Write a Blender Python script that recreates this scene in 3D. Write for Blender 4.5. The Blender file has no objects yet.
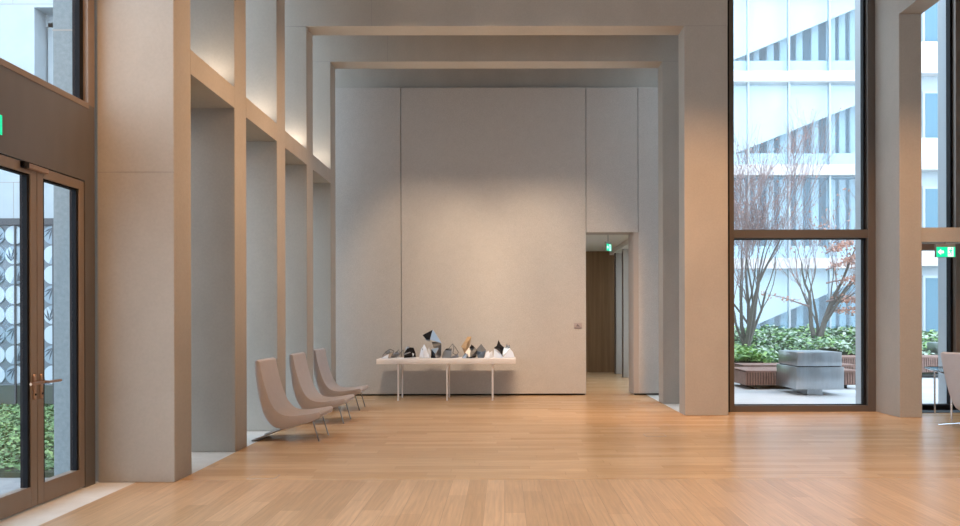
import bpy, bmesh, math, random
from mathutils import Vector, Matrix
C = bpy.context.scene.collection
SC = bpy.context.scene
PI = math.pi
def R(a): return math.radians(a)

# ------------------------------------------------------------------ camera
cam_d = bpy.data.cameras.new('camera')
cam = bpy.data.objects.new('camera', cam_d)
C.objects.link(cam)
SC.camera = cam
cam_d.sensor_width = 36.0
cam_d.lens = 36.0 * 800.0 / 960.0
cam_d.shift_x = (480.0 - 506.6176) / 960.0
cam_d.shift_y = (319.2883 - 263.0) / 960.0
cam_d.clip_start, cam_d.clip_end = 0.05, 300
_rx, _ry, _rz = -0.0006, 0.0030, 0.0024
_fw = Vector((_ry, 1, _rx)).normalized()
_rt = Vector((1, -_ry, -_rz)); _rt = (_rt - _fw * _rt.dot(_fw)).normalized()
_up = _rt.cross(_fw)
cam.matrix_world = Matrix((( _rt.x, _up.x, -_fw.x, 0), (_rt.y, _up.y, -_fw.y, 0), (_rt.z, _up.z, -_fw.z, 1.5), (0, 0, 0, 1)))

# ------------------------------------------------------------------ world, exposure
W = bpy.data.worlds.new('overcast'); SC.world = W; W.use_nodes = True
nt = W.node_tree; nt.nodes.clear()
wo = nt.nodes.new('ShaderNodeOutputWorld'); wb = nt.nodes.new('ShaderNodeBackground')
wb.inputs['Color'].default_value = (0.75, 0.885, 1.0, 1); wb.inputs['Strength'].default_value = 3.5
nt.links.new(wb.outputs[0], wo.inputs[0])
vs = SC.view_settings
vs.view_transform = 'Standard'; vs.look = 'None'; vs.gamma = 1.0; vs.use_curve_mapping = False
vs.exposure = 0.2

# ------------------------------------------------------------------ indoor lights (hall ceiling and ledge lamps, plus added fill lamps)
WARM = (1.0, 0.64, 0.38)
WARM2 = (1.0, 0.76, 0.55)
def spot(loc, target, power, size=70, blend=0.9, col=WARM, r=0.12):
    d = bpy.data.lights.new('spot_lamp', 'SPOT'); o = bpy.data.objects.new('spot_lamp', d); C.objects.link(o)
    d.energy = power; d.spot_size = R(size); d.spot_blend = blend; d.color = col; d.shadow_soft_size = r
    o.location = loc
    o.rotation_euler = (Vector(target) - Vector(loc)).to_track_quat('-Z', 'Y').to_euler()
    return o
def area(loc, target, power, sx, sy, col=WARM2):
    d = bpy.data.lights.new('area_lamp', 'AREA'); o = bpy.data.objects.new('area_lamp', d); C.objects.link(o)
    d.shape = 'RECTANGLE'; d.size = sx; d.size_y = sy; d.energy = power; d.color = col
    o.location = loc
    o.rotation_euler = (Vector(target) - Vector(loc)).to_track_quat('-Z', 'Y').to_euler()
    return o
for x in (1.2, 4.0):
    for y, p in ((1.5, 620), (5.0, 520), (8.6, 440)):
        spot((x, y, 7.2), (x, y + 0.3, 0), p, 76, 1.0)
spot((-2.3, 5.4, 7.2), (-2.4, 5.6, 0), 420, 50, 1.0)
COLW = (1.0, 0.52, 0.22)
spot((-3.0, 3.4, 7.2), (-3.45, 7.4, 2.4), 640, 48, 1.0, COLW)
spot((2.9, 7.6, 7.2), (3.05, 12.4, 1.8), 1500, 46, 1.0, COLW)
spot((5.6, 7.6, 7.2), (6.1, 12.0, 2.0), 1050, 44, 1.0, COLW)
for y in (7.6, 9.3, 10.95):
    spot((2.0, y, 7.2), (-3.0, y, 3.4), 780, 40, 1.0, (1.0, 0.60, 0.33))
for x in (-1.7, 0.0, 1.7):  # extra downlights added to brighten the mid floor
    spot((x, 13.35, 7.2), (x, 13.35, 0), 300, 44, 1.0, (1.0, 0.62, 0.34))
    spot((x + 0.2, 11.4, 7.2), (x + 0.2, 11.2, 0), 240, 48, 1.0, (1.0, 0.62, 0.34))
# fill spots added at the portal feet to brighten soffits and inner faces
for y, p in ((12.554, 150), (14.252, 90)):
    spot((2.45, y, 0.03), (0.2, y, 6.0), p, 60, 1.0, (1.0, 0.72, 0.48), 0.05)
    spot((-2.70, y, 0.03), (-0.4, y, 6.0), p, 60, 1.0, (1.0, 0.72, 0.48), 0.05)
# wall washers in front of the portals, added fill lamp brightening the corridor
for x, tx, p in ((-1.5, -1.45, 900), (-0.2, -0.1, 800), (1.0, 1.0, 900)):
    spot((x, 10.0, 7.2), (tx, 15.6, 2.0), p, 34, 0.8, WARM2)
area((1.6, 18.6, 3.35), (1.6, 18.6, 0), 13, 1.2, 3.0)
# uplights lying on the four ledges
for y0 in (7.78, 9.45, 11.14, 12.75):
    area((-3.32, y0 + 1.05, 4.16), (-3.32, y0 + 1.30, 6.0), 3.0, 0.5, 0.06, (1.0, 0.84, 0.68))

# ------------------------------------------------------------------ materials
def mat(name, col=(0.5, 0.5, 0.5), rough=0.6, metal=0.0, spec=0.5):
    m = bpy.data.materials.new(name); m.use_nodes = True
    b = m.node_tree.nodes['Principled BSDF']
    b.inputs['Base Color'].default_value = (*col, 1); b.inputs['Roughness'].default_value = rough
    b.inputs['Metallic'].default_value = metal; b.inputs['Specular IOR Level'].default_value = spec
    return m
def nodes(m): return m.node_tree.nodes, m.node_tree.links, m.node_tree.nodes['Principled BSDF']
def mottle(m, c1, c2, scale=3.0, detail=6, stretch=(1, 1, 1), bump=0.0, bscale=60, fine=0.0):
    N, L, b = nodes(m)
    tc = N.new('ShaderNodeNewGeometry'); mp = N.new('ShaderNodeMapping'); mp.inputs['Scale'].default_value = stretch
    L.new(tc.outputs['Position'], mp.inputs['Vector'])
    no = N.new('ShaderNodeTexNoise'); no.inputs['Scale'].default_value = scale; no.inputs['Detail'].default_value = detail
    no.inputs['Roughness'].default_value = 0.62
    L.new(mp.outputs[0], no.inputs['Vector'])
    cr = N.new('ShaderNodeValToRGB'); cr.color_ramp.elements[0].position = 0.33; cr.color_ramp.elements[1].position = 0.67
    cr.color_ramp.elements[0].color = (*c1, 1); cr.color_ramp.elements[1].color = (*c2, 1)
    L.new(no.outputs['Fac'], cr.inputs['Fac'])
    out = cr.outputs['Color']
    if fine:
        n2 = N.new('ShaderNodeTexNoise'); n2.inputs['Scale'].default_value = bscale; n2.inputs['Detail'].default_value = 2
        L.new(tc.outputs['Position'], n2.inputs['Vector'])
        mr = N.new('ShaderNodeMapRange'); mr.inputs['From Min'].default_value = 0.3; mr.inputs['From Max'].default_value = 0.7
        mr.inputs['To Min'].default_value = 1 - fine; mr.inputs['To Max'].default_value = 1 + fine
        L.new(n2.outputs['Fac'], mr.inputs['Value'])
        mx = N.new('ShaderNodeMix'); mx.data_type = 'RGBA'; mx.blend_type = 'MULTIPLY'; mx.inputs['Factor'].default_value = 1
        L.new(out, mx.inputs['A']); L.new(mr.outputs[0], mx.inputs['B']); out = mx.outputs['Result']
    L.new(out, b.inputs['Base Color'])
    if bump:
        n3 = N.new('ShaderNodeTexNoise'); n3.inputs['Scale'].default_value = bscale; n3.inputs['Detail'].default_value = 3
        L.new(tc.outputs['Position'], n3.inputs['Vector'])
        bp = N.new('ShaderNodeBump'); bp.inputs['Strength'].default_value = bump; bp.inputs['Distance'].default_value = 0.01
        L.new(n3.outputs['Fac'], bp.inputs['Height']); L.new(bp.outputs[0], b.inputs['Normal'])
    return m
def plank_mat(name, along_y, c1, c2, grout, plank_w, plank_l, rough, grain=0.14):
    m = mat(name, c1, rough); N, L, b = nodes(m)
    g = N.new('ShaderNodeNewGeometry'); mp = N.new('ShaderNodeMapping')
    if along_y: mp.inputs['Rotation'].default_value = (0, 0, R(90))
    L.new(g.outputs['Position'], mp.inputs['Vector'])
    sx = N.new('ShaderNodeSeparateXYZ'); L.new(mp.outputs[0], sx.inputs[0])
    dv = N.new('ShaderNodeMath'); dv.operation = 'DIVIDE'; dv.inputs[1].default_value = plank_w; L.new(sx.outputs['Y'], dv.inputs[0])
    fl = N.new('ShaderNodeMath'); fl.operation = 'FLOOR'; L.new(dv.outputs[0], fl.inputs[0])
    wn = N.new('ShaderNodeTexWhiteNoise'); wn.noise_dimensions = '1D'; L.new(fl.outputs[0], wn.inputs['W'])
    ma = N.new('ShaderNodeMath'); ma.operation = 'MULTIPLY_ADD'; ma.inputs[1].default_value = plank_l; L.new(wn.outputs['Value'], ma.inputs[0]); L.new(sx.outputs['X'], ma.inputs[2])
    cb = N.new('ShaderNodeCombineXYZ'); L.new(ma.outputs[0], cb.inputs['X']); L.new(sx.outputs['Y'], cb.inputs['Y']); L.new(sx.outputs['Z'], cb.inputs['Z'])
    br = N.new('ShaderNodeTexBrick'); br.offset = 0.0; br.offset_frequency = 2; br.squash = 1.0
    br.inputs['Scale'].default_value = 1; br.inputs['Brick Width'].default_value = plank_l; br.inputs['Row Height'].default_value = plank_w
    br.inputs['Mortar Size'].default_value = 0.0012; br.inputs['Mortar Smooth'].default_value = 0.2; br.inputs['Bias'].default_value = 0.0
    br.inputs['Color1'].default_value = (*c1, 1); br.inputs['Color2'].default_value = (*c2, 1); br.inputs['Mortar'].default_value = (*grout, 1)
    L.new(cb.outputs[0], br.inputs['Vector'])
    m2 = N.new('ShaderNodeMapping'); m2.inputs['Scale'].default_value = (1.2, 26, 1); L.new(cb.outputs[0], m2.inputs['Vector'])
    no = N.new('ShaderNodeTexNoise'); no.inputs['Scale'].default_value = 1.6; no.inputs['Detail'].default_value = 6; no.inputs['Distortion'].default_value = 0.6
    L.new(m2.outputs[0], no.inputs['Vector'])
    mr = N.new('ShaderNodeMapRange'); mr.inputs['From Min'].default_value = 0.3; mr.inputs['From Max'].default_value = 0.7
    mr.inputs['To Min'].default_value = 1 - grain; mr.inputs['To Max'].default_value = 1 + grain
    L.new(no.outputs['Fac'], mr.inputs['Value'])
    mx = N.new('ShaderNodeMix'); mx.data_type = 'RGBA'; mx.blend_type = 'MULTIPLY'; mx.inputs['Factor'].default_value = 1
    L.new(br.outputs['Color'], mx.inputs['A']); L.new(mr.outputs[0], mx.inputs['B'])
    L.new(mx.outputs['Result'], b.inputs['Base Color'])
    return m
def glass_mat(name, tint=(0.96, 0.98, 1.0), refl=0.06):
    m = bpy.data.materials.new(name); m.use_nodes = True; N, L = m.node_tree.nodes, m.node_tree.links; N.clear()
    o = N.new('ShaderNodeOutputMaterial'); mx = N.new('ShaderNodeMixShader'); t = N.new('ShaderNodeBsdfTransparent'); g = N.new('ShaderNodeBsdfGlossy')
    t.inputs[0].default_value = (*tint, 1); g.inputs['Roughness'].default_value = 0.0; g.inputs['Color'].default_value = (0.95, 0.97, 1, 1)
    lw = N.new('ShaderNodeLayerWeight'); lw.inputs['Blend'].default_value = 0.5
    pw = N.new('ShaderNodeMath'); pw.operation = 'POWER'; pw.inputs[1].default_value = 5.0
    mr = N.new('ShaderNodeMath'); mr.operation = 'MULTIPLY_ADD'; mr.inputs[1].default_value = 0.6; mr.inputs[2].default_value = refl * 0.5
    L.new(lw.outputs['Facing'], pw.inputs[0]); L.new(pw.outputs[0], mr.inputs[0]); L.new(mr.outputs[0], mx.inputs[0]); L.new(t.outputs[0], mx.inputs[1]); L.new(g.outputs[0], mx.inputs[2]); L.new(mx.outputs[0], o.inputs[0])
    return m
def emit_mat(name, col, s):
    m = mat(name, col, 0.4); N, L, b = nodes(m)
    b.inputs['Emission Color'].default_value = (*col, 1); b.inputs['Emission Strength'].default_value = s
    return m

M = {}
M['concrete'] = mottle(mat('concrete', rough=0.75, spec=0.25), (0.410, 0.378, 0.335), (0.455, 0.422, 0.376), 1.6, 8, (1, 1, 0.7), 0.05, 40, 0.03)
M['joint'] = mat('joint', (0.34, 0.315, 0.29), 0.9)
M['fabric_wall'] = mottle(mat('wall_felt', rough=0.95, spec=0.1), (0.475, 0.445, 0.415), (0.495, 0.465, 0.435), 5, 5, (1, 1, 1), 0.15, 90, 0.13)
M['felt_edge'] = mat('felt_edge', (0.42, 0.37, 0.33), 0.9)
M['plaster'] = mat('plaster', (0.66, 0.63, 0.59), 0.9)
M['ceiling'] = mat('ceiling_paint', (0.60, 0.56, 0.51), 0.9)
M['dark_gap'] = mat('dark_gap', (0.03, 0.028, 0.026), 0.8)
M['plank_y'] = plank_mat('oak_lengthwise', True, (0.49, 0.320, 0.180), (0.62, 0.425, 0.262), (0.25, 0.15, 0.08), 0.16, 1.35, 0.29)
M['plank_x'] = plank_mat('oak_crosswise', False, (0.52, 0.330, 0.172), (0.65, 0.440, 0.255), (0.27, 0.16, 0.08), 0.16, 1.35, 0.27)
M['stone'] = mottle(mat('pale_stone', rough=0.5), (0.66, 0.64, 0.60), (0.74, 0.72, 0.68), 6, 5)
M['oak_panel'] = mottle(mat('oak_panel', rough=0.5), (0.20, 0.115, 0.055), (0.29, 0.175, 0.09), 1.0, 5, (9, 9, 0.35))
M['bronze'] = mottle(mat('bronze_metal', rough=0.38, metal=0.55), (0.175, 0.156, 0.145), (0.20, 0.18, 0.168), 2, 3, (1, 1, 0.4))
M['bronze_frame'] = mottle(mat('bronze_frame', rough=0.42, metal=0.4), (0.27, 0.205, 0.16), (0.30, 0.23, 0.18), 2, 3)
M['dark_frame'] = mat('dark_brown_frame', (0.19, 0.15, 0.125), 0.45, 0.3)
M['gasket'] = mat('black_gasket', (0.010, 0.011, 0.014), 0.7, 0, 0.15)
M['handle'] = mat('bronze_handle', (0.50, 0.33, 0.24), 0.3, 0.9)
M['glass'] = glass_mat('clear_glass')
M['chair'] = mottle(mat('taupe_leather', rough=0.62, spec=0.3), (0.500, 0.455, 0.450), (0.525, 0.480, 0.474), 8, 4, (1, 1, 1), 0.05, 160)
M['steel'] = mat('dull_steel', (0.33, 0.31, 0.29), 0.32, 0.9)
M['chrome'] = mat('chrome', (0.78, 0.78, 0.80), 0.14, 1.0)
M['table_white'] = mat('white_lacquer', (0.84, 0.80, 0.79), 0.4)
M['mirror'] = mat('mirror_facet', (0.30, 0.37, 0.45), 0.38, 0.5)
M['silver'] = mat('silver_facet', (0.36, 0.36, 0.38), 0.3, 1.0)
M['black'] = mat('black_facet', (0.006, 0.006, 0.008), 0.22, 0, 0.25)
M['white'] = mat('white_facet', (0.74, 0.78, 0.86), 0.45)
M['tan'] = mat('tan_facet', (0.45, 0.29, 0.15), 0.5, 0.0)
M['greyrock'] = mat('grey_facet', (0.20, 0.195, 0.19), 0.35, 0.5)
M['bluegrey'] = mat('bluegrey_facet', (0.16, 0.22, 0.30), 0.3, 0.4)
M['plaque'] = mat('plaque_metal', (0.42, 0.36, 0.35), 0.4, 0.2)
M['plaque_mark'] = mat('plaque_mark', (0.20, 0.17, 0.19), 0.5)
M['sign_green'] = emit_mat('sign_green', (0.0, 0.62, 0.34), 0.85)
M['sign_white'] = emit_mat('sign_white', (0.85, 1.0, 0.95), 0.75)
M['sign_case'] = mat('sign_case', (0.22, 0.22, 0.21), 0.5)
M['mat_blue'] = mat('blue_door_mat', (0.085, 0.125, 0.17), 0.9)
# outdoors
M['paving'] = plank_mat('pale_paving', False, (0.50, 0.51, 0.52), (0.60, 0.61, 0.62), (0.36, 0.37, 0.38), 0.9, 1.4, 0.6, 0.06)
M['court_paving'] = mottle(mat('grey_paving', rough=0.7), (0.22, 0.225, 0.235), (0.28, 0.285, 0.295), 5, 4)
M['soil'] = mat('soil', (0.05, 0.06, 0.035), 1.0)
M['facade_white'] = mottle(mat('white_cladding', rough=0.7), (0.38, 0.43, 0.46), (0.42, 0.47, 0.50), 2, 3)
M['slab'] = mat('white_band', (0.66, 0.63, 0.63), 0.6)
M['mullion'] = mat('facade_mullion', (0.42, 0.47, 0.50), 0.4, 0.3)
M['facade_glass'] = glass_mat('facade_glass', (0.92, 0.975, 1.0), 0.09)
M['rail_glass'] = glass_mat('rail_glass', (0.84, 0.97, 1.0), 0.30)
M['window_frame'] = mat('window_frame_brown', (0.140, 0.120, 0.106), 0.42, 0.35)
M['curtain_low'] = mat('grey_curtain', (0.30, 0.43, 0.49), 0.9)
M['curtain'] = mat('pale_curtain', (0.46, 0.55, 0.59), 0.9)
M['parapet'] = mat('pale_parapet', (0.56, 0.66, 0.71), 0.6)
M['inner'] = mat('inner_wall', (0.15, 0.26, 0.33), 0.9)
M['white_fill'] = mat('white_panel', (0.70, 0.70, 0.70), 0.8)
M['far_glass'] = mat('dark_pane', (0.10, 0.15, 0.18), 0.1)
M['pier_stone'] = mottle(mat('grey_pier_stone', rough=0.8), (0.185, 0.225, 0.24), (0.245, 0.285, 0.30), 25, 5, (1, 1, 1), 0.2, 90)
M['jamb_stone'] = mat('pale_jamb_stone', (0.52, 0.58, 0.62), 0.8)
M['slat'] = mottle(mat('brown_slats', rough=0.6), (0.23, 0.130, 0.10), (0.33, 0.20, 0.16), 5, 3)
M['slat_gap'] = mat('slat_gap', (0.04, 0.025, 0.02), 0.9)
M['block_steel'] = mottle(mat('brushed_steel', rough=0.30, metal=0.9), (0.42, 0.44, 0.46), (0.48, 0.50, 0.52), 3, 3, (8, 8, 1))
M['bark'] = mat('grey_bark', (0.135, 0.12, 0.105), 0.9)
M['twig'] = mat('pale_twig', (0.29, 0.215, 0.205), 0.9)
M['russet'] = mat('russet_leaf', (0.50, 0.25, 0.18), 0.8)
M['russet2'] = mat('pale_russet_leaf', (0.58, 0.35, 0.28), 0.8)
M['leaf_a'] = mat('dark_leaf', (0.18, 0.29, 0.17), 0.5)
M['leaf_b'] = mat('lime_leaf', (0.34, 0.50, 0.17), 0.5)
M['leaf_c'] = mat('silver_leaf', (0.44, 0.52, 0.42), 0.5)
M['leaf_d'] = mat('green_leaf', (0.22, 0.38, 0.13), 0.5)
M['lawn_a'] = mat('lawn_leaf', (0.10, 0.21, 0.075), 0.6); M['lawn_b'] = mat('lawn_leaf_light', (0.17, 0.28, 0.12), 0.6)
M['screen'] = mat('screen_panel', (0.14, 0.17, 0.20), 0.3)
M['base_panel'] = mat('dark_green_panel', (0.055, 0.075, 0.06), 0.4)
M['disc'] = mat('disc_pale', (0.48, 0.57, 0.65), 0.4)
M['disc_dark'] = mat('disc_stroke', (0.05, 0.075, 0.10), 0.4)
M['disc_mid'] = mat('disc_half', (0.26, 0.34, 0.41), 0.4)
M['screen_dark'] = mat('screen_rail', (0.055, 0.06, 0.07), 0.5)
M['table_glass'] = glass_mat('table_glass', (0.80, 0.90, 0.92), 0.10)
M['glass_rim'] = mat('glass_rim', (0.03, 0.05, 0.06), 0.2)

# ------------------------------------------------------------------ mesh helpers
class MB:
    def __init__(s): s.v, s.f, s.mi, s.mats, s.sm = [], [], [], [], []
    def m(s, k):
        if k not in s.mats: s.mats.append(k)
        return s.mats.index(k)
    def poly(s, pts, fs, k, smooth=False):
        b = len(s.v); i = s.m(k); s.v += [tuple(p) for p in pts]
        for f in fs: s.f.append([b + q for q in f]); s.mi.append(i); s.sm.append(smooth)
        return s
    def box(s, x0, x1, y0, y1, z0, z1, k):
        p = [(x0, y0, z0), (x1, y0, z0), (x1, y1, z0), (x0, y1, z0), (x0, y0, z1), (x1, y0, z1), (x1, y1, z1), (x0, y1, z1)]
        return s.poly(p, [(0, 3, 2, 1), (4, 5, 6, 7), (0, 1, 5, 4), (1, 2, 6, 5), (2, 3, 7, 6), (3, 0, 4, 7)], k)
    def bbox(s, x0, x1, y0, y1, z0, z1, k, r=0.01, seg=2):
        bm = bmesh.new(); bmesh.ops.create_cube(bm, size=1)
        for v in bm.verts: v.co = Vector((x0 + (v.co.x + .5) * (x1 - x0), y0 + (v.co.y + .5) * (y1 - y0), z0 + (v.co.z + .5) * (z1 - z0)))
        bmesh.ops.bevel(bm, geom=bm.edges[:], offset=r, segments=seg, affect='EDGES', profile=0.5)
        return s.bm(bm, k, seg > 1)
    def bm(s, bm, k, smooth=False):
        bm.verts.index_update()
        s.poly([v.co.copy() for v in bm.verts], [[v.index for v in f.verts] for f in bm.faces], k, smooth); bm.free(); return s
    def tube(s, pts, rad, k, n=8, caps=True):
        pts = [Vector(p) for p in pts]; rr = rad if isinstance(rad, (list, tuple)) else [rad] * len(pts)
        vs_, fs = [], []; prev = None
        for i, p in enumerate(pts):
            d = (pts[min(i + 1, len(pts) - 1)] - pts[max(i - 1, 0)]).normalized()
            if prev is None: u = d.orthogonal().normalized()
            else:
                u = prev - d * prev.dot(d)
                u = u.normalized() if u.length > 1e-6 else d.orthogonal().normalized()
            prev = u; w = d.cross(u)
            for j in range(n):
                a = 2 * PI * j / n; vs_.append(p + (u * math.cos(a) + w * math.sin(a)) * rr[i])
        for i in range(len(pts) - 1):
            for j in range(n): fs.append((i * n + j, i * n + (j + 1) % n, (i + 1) * n + (j + 1) % n, (i + 1) * n + j))
        if caps: fs.append(tuple(range(n - 1, -1, -1))); fs.append(tuple((len(pts) - 1) * n + j for j in range(n)))
        return s.poly(vs_, fs, k, True)
    def prism(s, outline, y0, y1, k, axis='y'):
        n = len(outline)
        if axis == 'y': a = [(p[0], y0, p[1]) for p in outline]; b = [(p[0], y1, p[1]) for p in outline]
        elif axis == 'x': a = [(y0, p[0], p[1]) for p in outline]; b = [(y1, p[0], p[1]) for p in outline]
        else: a = [(p[0], p[1], y0) for p in outline]; b = [(p[0], p[1], y1) for p in outline]
        return s.poly(a + b, [tuple(range(n)), tuple(range(2 * n - 1, n - 1, -1))] + [(i, i + n, (i + 1) % n + n, (i + 1) % n) for i in range(n)], k)
    def hull(s, pts, k):
        bm = bmesh.new()
        for p in pts: bm.verts.new(p)
        r = bmesh.ops.convex_hull(bm, input=bm.verts[:])
        bmesh.ops.delete(bm, geom=[g for g in r['geom_interior'] if isinstance(g, bmesh.types.BMVert)], context='VERTS')
        return s.bm(bm, k)
    def build(s, name, parent=None, loc=None, fix=True):
        me = bpy.data.meshes.new(name); me.from_pydata(s.v, [], s.f)
        for k in s.mats: me.materials.append(M[k])
        me.polygons.foreach_set('material_index', s.mi); me.polygons.foreach_set('use_smooth', s.sm)
        me.validate()
        if fix:
            bm = bmesh.new(); bm.from_mesh(me); bmesh.ops.recalc_face_normals(bm, faces=bm.faces[:]); bm.to_mesh(me); bm.free()
        if any(s.sm): me.set_sharp_from_angle(angle=R(40))
        o = bpy.data.objects.new(name, me); C.objects.link(o)
        if parent: o.parent = parent
        if loc: o.location = loc
        return o
def tag(o, label=None, cat=None, group=None, kind=None):
    if label: o['label'] = label
    if cat: o['category'] = cat
    if group: o['group'] = group
    if kind: o['kind'] = kind
    return o
def thing(name, label, cat, loc=(0, 0, 0), rz=0.0, group=None, kind=None):
    o = bpy.data.objects.new(name, None); C.objects.link(o); o.location = loc; o.rotation_euler = (0, 0, rz); o.empty_display_size = 0.1
    return tag(o, label, cat, group, kind)
def struct(o, label=None, cat=None): return tag(o, label, cat, None, 'structure')
def copy_tree(o, parent=None):
    c = o.copy(); C.objects.link(c); c.parent = parent
    for ch in list(o.children): copy_tree(ch, c)
    return c

# ================================================================== STRUCTURE
XL, XR = -3.75, 9.6            # hall side walls
XC = -3.04                     # inner face of the left fins
XP = 2.79                      # inner face of the right portal legs
FY = [7.384, 9.054, 10.738, 12.354, 14.052]
T = 0.40
ZC = 7.3
f = MB()
for x0, x1, y0, y1, k in ((-3.40, XR, -3.2, 7.47, 'plank_y'), (XC, XR, 7.47, 12.42, 'plank_x'), (3.46, XR, 12.42, 13.0, 'plank_x'), (XC, XP, 12.42, 16.1, 'plank_x'),
                          (0.4, 3.75, 16.1, 22.6, 'plank_x'), (-3.95, -3.40, -3.2, 7.47, 'stone'), (-3.95, XC, 7.47, 16.1, 'stone'), (XP, 3.46, 12.42, 16.1, 'stone')):
    f.box(x0, x1, y0, y1, -0.25, 0, k)
struct(f.build('floor'), 'oak plank floor, boards turning direction at a seam, pale stone at the edges', 'floor')
c = MB(); c.box(-3.95, XR, -3.2, 13.12, ZC, ZC + 0.2, 'ceiling'); c.box(-3.95, 3.46, 13.12, 16.1, ZC, ZC + 0.2, 'ceiling')
struct(c.build('ceiling'), 'hall ceiling above the picture', 'ceiling')
struct(MB().box(-3.95, XR, -3.4, -3.2, 0, ZC, 'plaster').build('wall_front'), 'plain wall behind the viewer', 'wall')
struct(MB().box(XR, XR + 0.2, -3.4, 13.2, 0, ZC, 'plaster').build('wall_right'), 'plain side wall of the right aisle', 'wall')
# far wall: concrete shell with felt panels in front
wb_ = MB()
wb_.box(-3.95, 1.50, 15.80, 16.1, 0, ZC, 'concrete'); wb_.box(1.50, 2.66, 15.80, 16.1, 3.22, ZC, 'concrete'); wb_.box(2.66, 3.75, 15.80, 16.1, 0, ZC, 'concrete')
wb_.box(-3.80, 1.58, 15.72, 15.80, 0, 6.0, 'dark_gap'); wb_.box(2.56, 3.4, 15.72, 15.80, 0, 6.0, 'dark_gap'); wb_.box(1.58, 2.56, 15.72, 15.80, 3.23, 6.0, 'dark_gap')
wback = struct(wb_.build('wall_back'), 'far wall clad in tall pale felt panels behind the white table', 'wall')
def felt(x0, x1, z0, z1):
    b = MB(); b.bbox(x0, x1, 15.62, 15.73, z0, z1, 'fabric_wall', 0.006, 1); b.build('felt_panel', wback)
felt(-3.80, -2.013, 0.035, 6.015); felt(-2.003, 1.598, 0.035, 6.015); felt(1.608, 2.615, 3.185, 6.015); felt(2.625, 3.40, 0.035, 6.015)
MB().box(1.56, 2.625, 15.73, 16.1, 3.185, 3.23, 'felt_edge').build('door_lining', wback)
MB().box(1.56, 1.599, 15.72, 16.1, 0.0, 3.20, 'felt_edge').build('door_lining', wback)
MB().prism([(2.505, 15.74), (2.535, 15.64), (2.625, 15.625), (2.625, 16.1), (2.505, 16.1)], 0.035, 3.185, 'felt_edge', 'z').build('door_lining', wback)
# corridor behind the doorway
cw = MB(); cw.box(0.40, 3.75, 22.35, 22.55, 0, 3.6, 'oak_panel'); struct(cw.build('wall_corridor_end'), 'brown oak panelling closing the corridor beyond the doorway', 'wall')
struct(MB().box(0.25, 0.40, 16.1, 22.55, 0, 3.6, 'plaster').build('wall_corridor_left'), 'plain corridor side wall beyond the doorway', 'wall')
cc = MB(); cc.box(0.25, 3.95, 16.1, 22.6, 3.38, 3.6, 'ceiling'); cc.box(2.95, 3.75, 16.1, 22.35, 3.27, 3.38, 'plaster')
struct(cc.build('ceiling_corridor'), 'low pale corridor ceiling beyond the doorway', 'ceiling')
# far-left glazing of the door wall, and small frames between the fins
def frame_x(mb, x0, x1, y0, y1, z0, z1, w, k):       # rectangular frame in a wall that runs along y
    mb.box(x0, x1, y0, y0 + w, z0, z1, k); mb.box(x0, x1, y1 - w, y1, z0, z1, k)
    mb.box(x0, x1, y0 + w, y1 - w, z0, z0 + w, k); mb.box(x0, x1, y0 + w, y1 - w, z1 - w, z1, k)
def window_x(name, x, y0, y1, z0, z1, label, w=0.07, k='bronze_frame'):
    r = thing(name, label, 'window', (x, (y0 + y1) / 2, z0), kind='structure')
    b = MB(); h = (y1 - y0) / 2; frame_x(b, -0.05, 0.03, -h, h, 0, z1 - z0, w, k); b.build('window_frame', r)
    MB().box(-0.012, 0.0, -h + w - 0.01, h - w + 0.01, w - 0.01, z1 - z0 - w + 0.01, 'glass').build('window_pane', r)
    return r

# ---------------- left door wall
XD = -3.746
dw = MB()
dw.box(XD - 0.14, XD, 7.165, 7.335, 0, 3.44, 'bronze')                       # jamb beside the column
dw.box(XD - 0.14, XD, 7.225, 7.34, 3.44, ZC, 'bronze_frame')
dw.box(XD - 0.14, XD - 0.03, 7.34, 7.384, 0, ZC, 'gasket')
dw.box(XD - 0.14, XD, -3.2, 7.165, 2.745, 3.40, 'bronze')                   # panel over the doors
dw.box(XD - 0.15, XD + 0.006, -3.2, 7.225, 3.40, 3.45, 'bronze_frame')      # sill of the upper glazing
dw.box(XD - 0.14, XD, -3.2, 5.70, 0, 0.12, 'bronze')
dw.box(XD - 0.14, XD, 5.56, 5.712, 0, 2.745, 'bronze')
dw.box(XD - 0.14, XD, -3.2, 7.34, ZC - 0.1, ZC, 'bronze')
for y in (2.4, -0.8): dw.box(XD - 0.14, XD, y - 0.06, y + 0.06, 0, ZC, 'bronze_frame')
wl = struct(dw.build('wall_left'), 'bronze metal door wall with panel above the glass doors', 'wall')
MB().box(XD - 0.085, XD - 0.065, -3.2, 7.225, 3.44, ZC - 0.09, 'glass').build('window_pane', wl)
MB().box(XD - 0.085, XD - 0.065, -3.2, 5.57, 0.11, 2.75, 'glass').build('window_pane', wl)
MB().box(XD - 0.11, XD - 0.045, 7.165, 7.226, 3.45, ZC - 0.1, 'gasket').build('gasket', wl)
d1 = thing('door_1', 'pair of bronze framed glass doors to the planted courtyard', 'door', (XD, 6.44, 0), kind='structure')
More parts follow.
